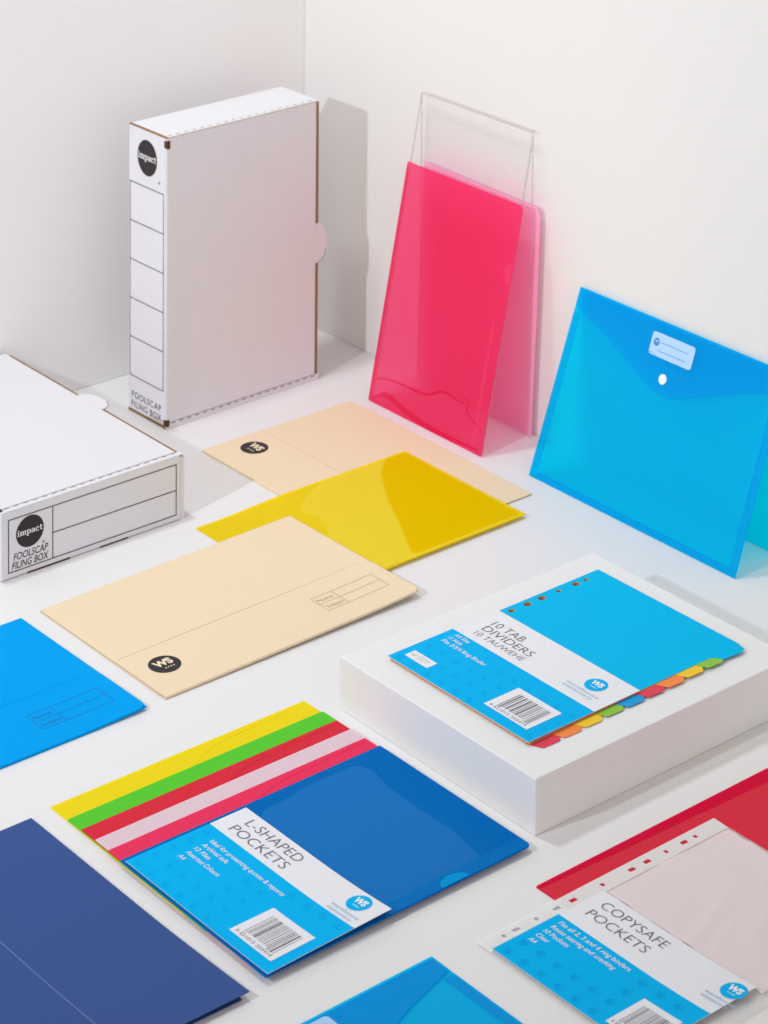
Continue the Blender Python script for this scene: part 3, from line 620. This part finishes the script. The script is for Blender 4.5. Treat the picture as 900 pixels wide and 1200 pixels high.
for k, wd in enumerate((0.013, 0.018, 0.016, 0.012)): b.flat([(0.0225, 0.0255-k*0.0024), (0.0225+wd, 0.0255-k*0.0024), (0.0225+wd, 0.0262-k*0.0024), (0.0225, 0.0262-k*0.0024)], 0.0009, 1)
b.build('forest_label', [M['card_white'], plain('pale_grey_ink', (0.45, 0.45, 0.47), 0.6)], cb)

# ------------------------------------------------------------------ ten tab dividers
cols = ['red', 'orange', 'yellow', 'green', 'blue', 'red', 'orange', 'yellow', 'green', 'cyan']
hx = [(1.7465,1),(1.7625,0),(1.7880,1),(1.8130,0),(1.8390,1),(1.8600,1),(1.8793,0),(1.9102,1),(1.9312,1),(1.9560,0),(1.9817,1),(1.9970,0)]
holes = [oval(x, 2.0470, 0.0052 if big else 0.0033, 0.0040 if big else 0.0031) for x, big in hx]
holes[6] = oval(1.8870, 2.0470, 0.0044, 0.0034)
sx0, sx1, sy0, sy1 = 1.7260, 2.0235, 1.8440, 2.0555
sheets = []
where = ['at the front corner of the pack', 'second from the front corner', 'in the front half of the pack', 'in the front half, beside the blue tab', 'in the middle of the row of tabs',
         'in the back half, beside the blue tab', 'in the back half of the pack', 'in the back half, beside the last green tab', 'farthest back, under the cyan sheet', '']
for i, cn in enumerate(cols):
    z0 = PH + 0.0003 + i*0.00034
    lab = ('divider sheet with its %s tab %s' % (cn, where[i])) if i < 9 else 'plain cyan top divider sheet with punched holes on the plinth'
    t = thing('tab_divider', lab, 'divider', (0, 0, 0) if False else (1.87, 1.95, z0), group='tab dividers stacked on the plinth')
    off = lambda pts: [(x-1.87, y-1.95) for x, y in pts]
    jx = 0.0 if i == 9 else random.uniform(-0.0006, 0.0004); jy = 0.0 if i == 9 else random.uniform(-0.0008, 0.0004)
    sheet_mat = M['divider_cyan'] if i == 9 else M['tab_' + cn]
    if i == 0 or i == 9:
        if i == 9:
            outer = [(sx0, sy0), (1.978, sy0), (1.984, 1.8395), (1.988, 1.8335), (2.012, 1.8315), (2.020, 1.8345), (2.0215, 1.840), (sx1, 1.850), (sx1, sy1), (sx0, sy1)]
        else:
            outer = [(sx0, sy0), (sx1, sy0), (sx1, sy1), (sx0, sy1)]
        sh = plate('divider_sheet', off(outer), [off(h)[::-1] for h in holes], 0.0, 0.00024, sheet_mat, t)
        if i == 0:
            base_sheet = sh
            b = MB(); b.box((1.735-1.87, 2.0415-1.95, -0.00022), (2.012-1.87, 2.0525-1.95, -0.00006)); b.build('hole_shade_strip', M['kraft_dark'], t)  # dark strip added so the punched holes look shaded inside
    else:
        sh = base_sheet.copy(); sh.data = base_sheet.data.copy(); sh.data.materials[0] = sheet_mat; COL.objects.link(sh); sh.parent = t
    if i < 9:
        a = sx0 + 0.0012 + i*0.0288
        b = MB(); b.prism(off([(a-0.003, sy0+0.004), (a-0.0015, sy0), (a+0.0045, 1.8322), (a+0.0060, 1.8312), (a+0.0255, 1.8305), (a+0.0272, 1.8312), (a+0.0312, 1.8360), (a+0.0325, sy0+0.004)]), 0.00026, 0.00040); b.build('tab', sheet_mat, t)
    t.location.x += jx; t.location.y += jy

# ------------------------------------------------------------------ red folder, punched pockets and their card, lower right
t = thing('report_folder', 'red plastic folder partly hidden under the punched pockets at the right', 'folder', (1.79, 1.62, 0.0002))
b = MB(); b.prism([(-0.1555, -0.105), (0.158, -0.105), (0.158, 0.1155), (-0.1555, 0.1155)], 0.0, 0.0005); b.build('back_cover', M['red'], t)
b = MB(); b.prism([(-0.1550, -0.105), (0.158, -0.105), (0.158, 0.1040), (-0.1550, 0.1150)], 0.0007, 0.0011); b.build('front_cover', M['red'], t)
b = MB(); b.prism([(-0.1545, 0.1105), (0.158, 0.0980), (0.158, 0.1156), (-0.1545, 0.1156)], 0.0012, 0.0014); b.build('spine_fold', M['red_band'], t)

PX0, PX1 = 1.5360, 1.8415
t = thing('punched_pocket', 'clear punched pockets with a white holed strip lying over the red folder', 'plastic pocket', (PX0, 1.4830, 0.0016))
LWp = PX1-PX0; top = 1.7075-1.4830; sb = 1.6872-1.4830
ph = [(1.8056,0),(1.7903,1),(1.7661,0),(1.7410,1),(1.7209,1),(1.6830,0),(1.6456,1),(1.6253,1),(1.6004,0),(1.5756,1),(1.5608,0)]
hl = [rrect(x-PX0-(0.0042 if g else 0.0022), 1.6975-1.4830-0.0026, x-PX0+(0.0042 if g else 0.0022), 1.6975-1.4830+0.0026, 0.0012, 3)[::-1] for x, g in ph]
plate('punched_strip', [(0.0, sb+0.0004), (LWp-0.001, sb+0.0004), (LWp, top), (0.0, top)], hl, 0.0, 0.0008, M['strip'], t)
b = MB(); b.prism(rrect(0.0, 0.0, LWp, sb, (0.008, 0.004, 0, 0)), 0.0, 0.0005); b.build('back_sheet', M['clear_thin'], t)
b = MB(); b.grid(0.1415, LWp-0.003, 0.012, sb-0.0012, 60, 60, lambda x, y: 0.0012+0.0007*math.sin(70*x+9*math.sin(31*y)+40*y)*math.sin(47*y-22*x), 0.0004); b.build('front_sheet', M['clear'], t, smooth=True)
product_card('blue and white card reading COPYSAFE POCKETS inside the punched pockets', (1.5385, 1.6888, 0.0034), 0.1880, 0.1375, 0.0805,
    [('COPYSAFE', 0.0150, 0.1165, 0.0120, 0.0810, -0.011), ('POCKETS', 0.0150, 0.0985, 0.0120, 0.0745, -0.011)],
    [('Fits all 2, 3 and 4 ring binders', 0.0100, 0.0700, 0.0056, 0.0900), ('Resist tearing and cracking', 0.0100, 0.0608, 0.0056, 0.0800), ('10 Pockets', 0.0100, 0.0516, 0.0056, 0.0310), ('Clear', 0.0100, 0.0424, 0.0056, 0.0150), ('A4', 0.0100, 0.0332, 0.0056, 0.0085)],
    (0.1355, 0.0070, 0.1930-0.012, 0.0540), (0.1790, 0.1190, 0.0122), True, [(0.006, 0.048, 0.105, 0.08), (0.006, 0.03, 0.045, 0.06)], -0.0177, 0.0345, curl=lambda x, y: 0.0030*max(0, (x-0.10)/0.088)**2)
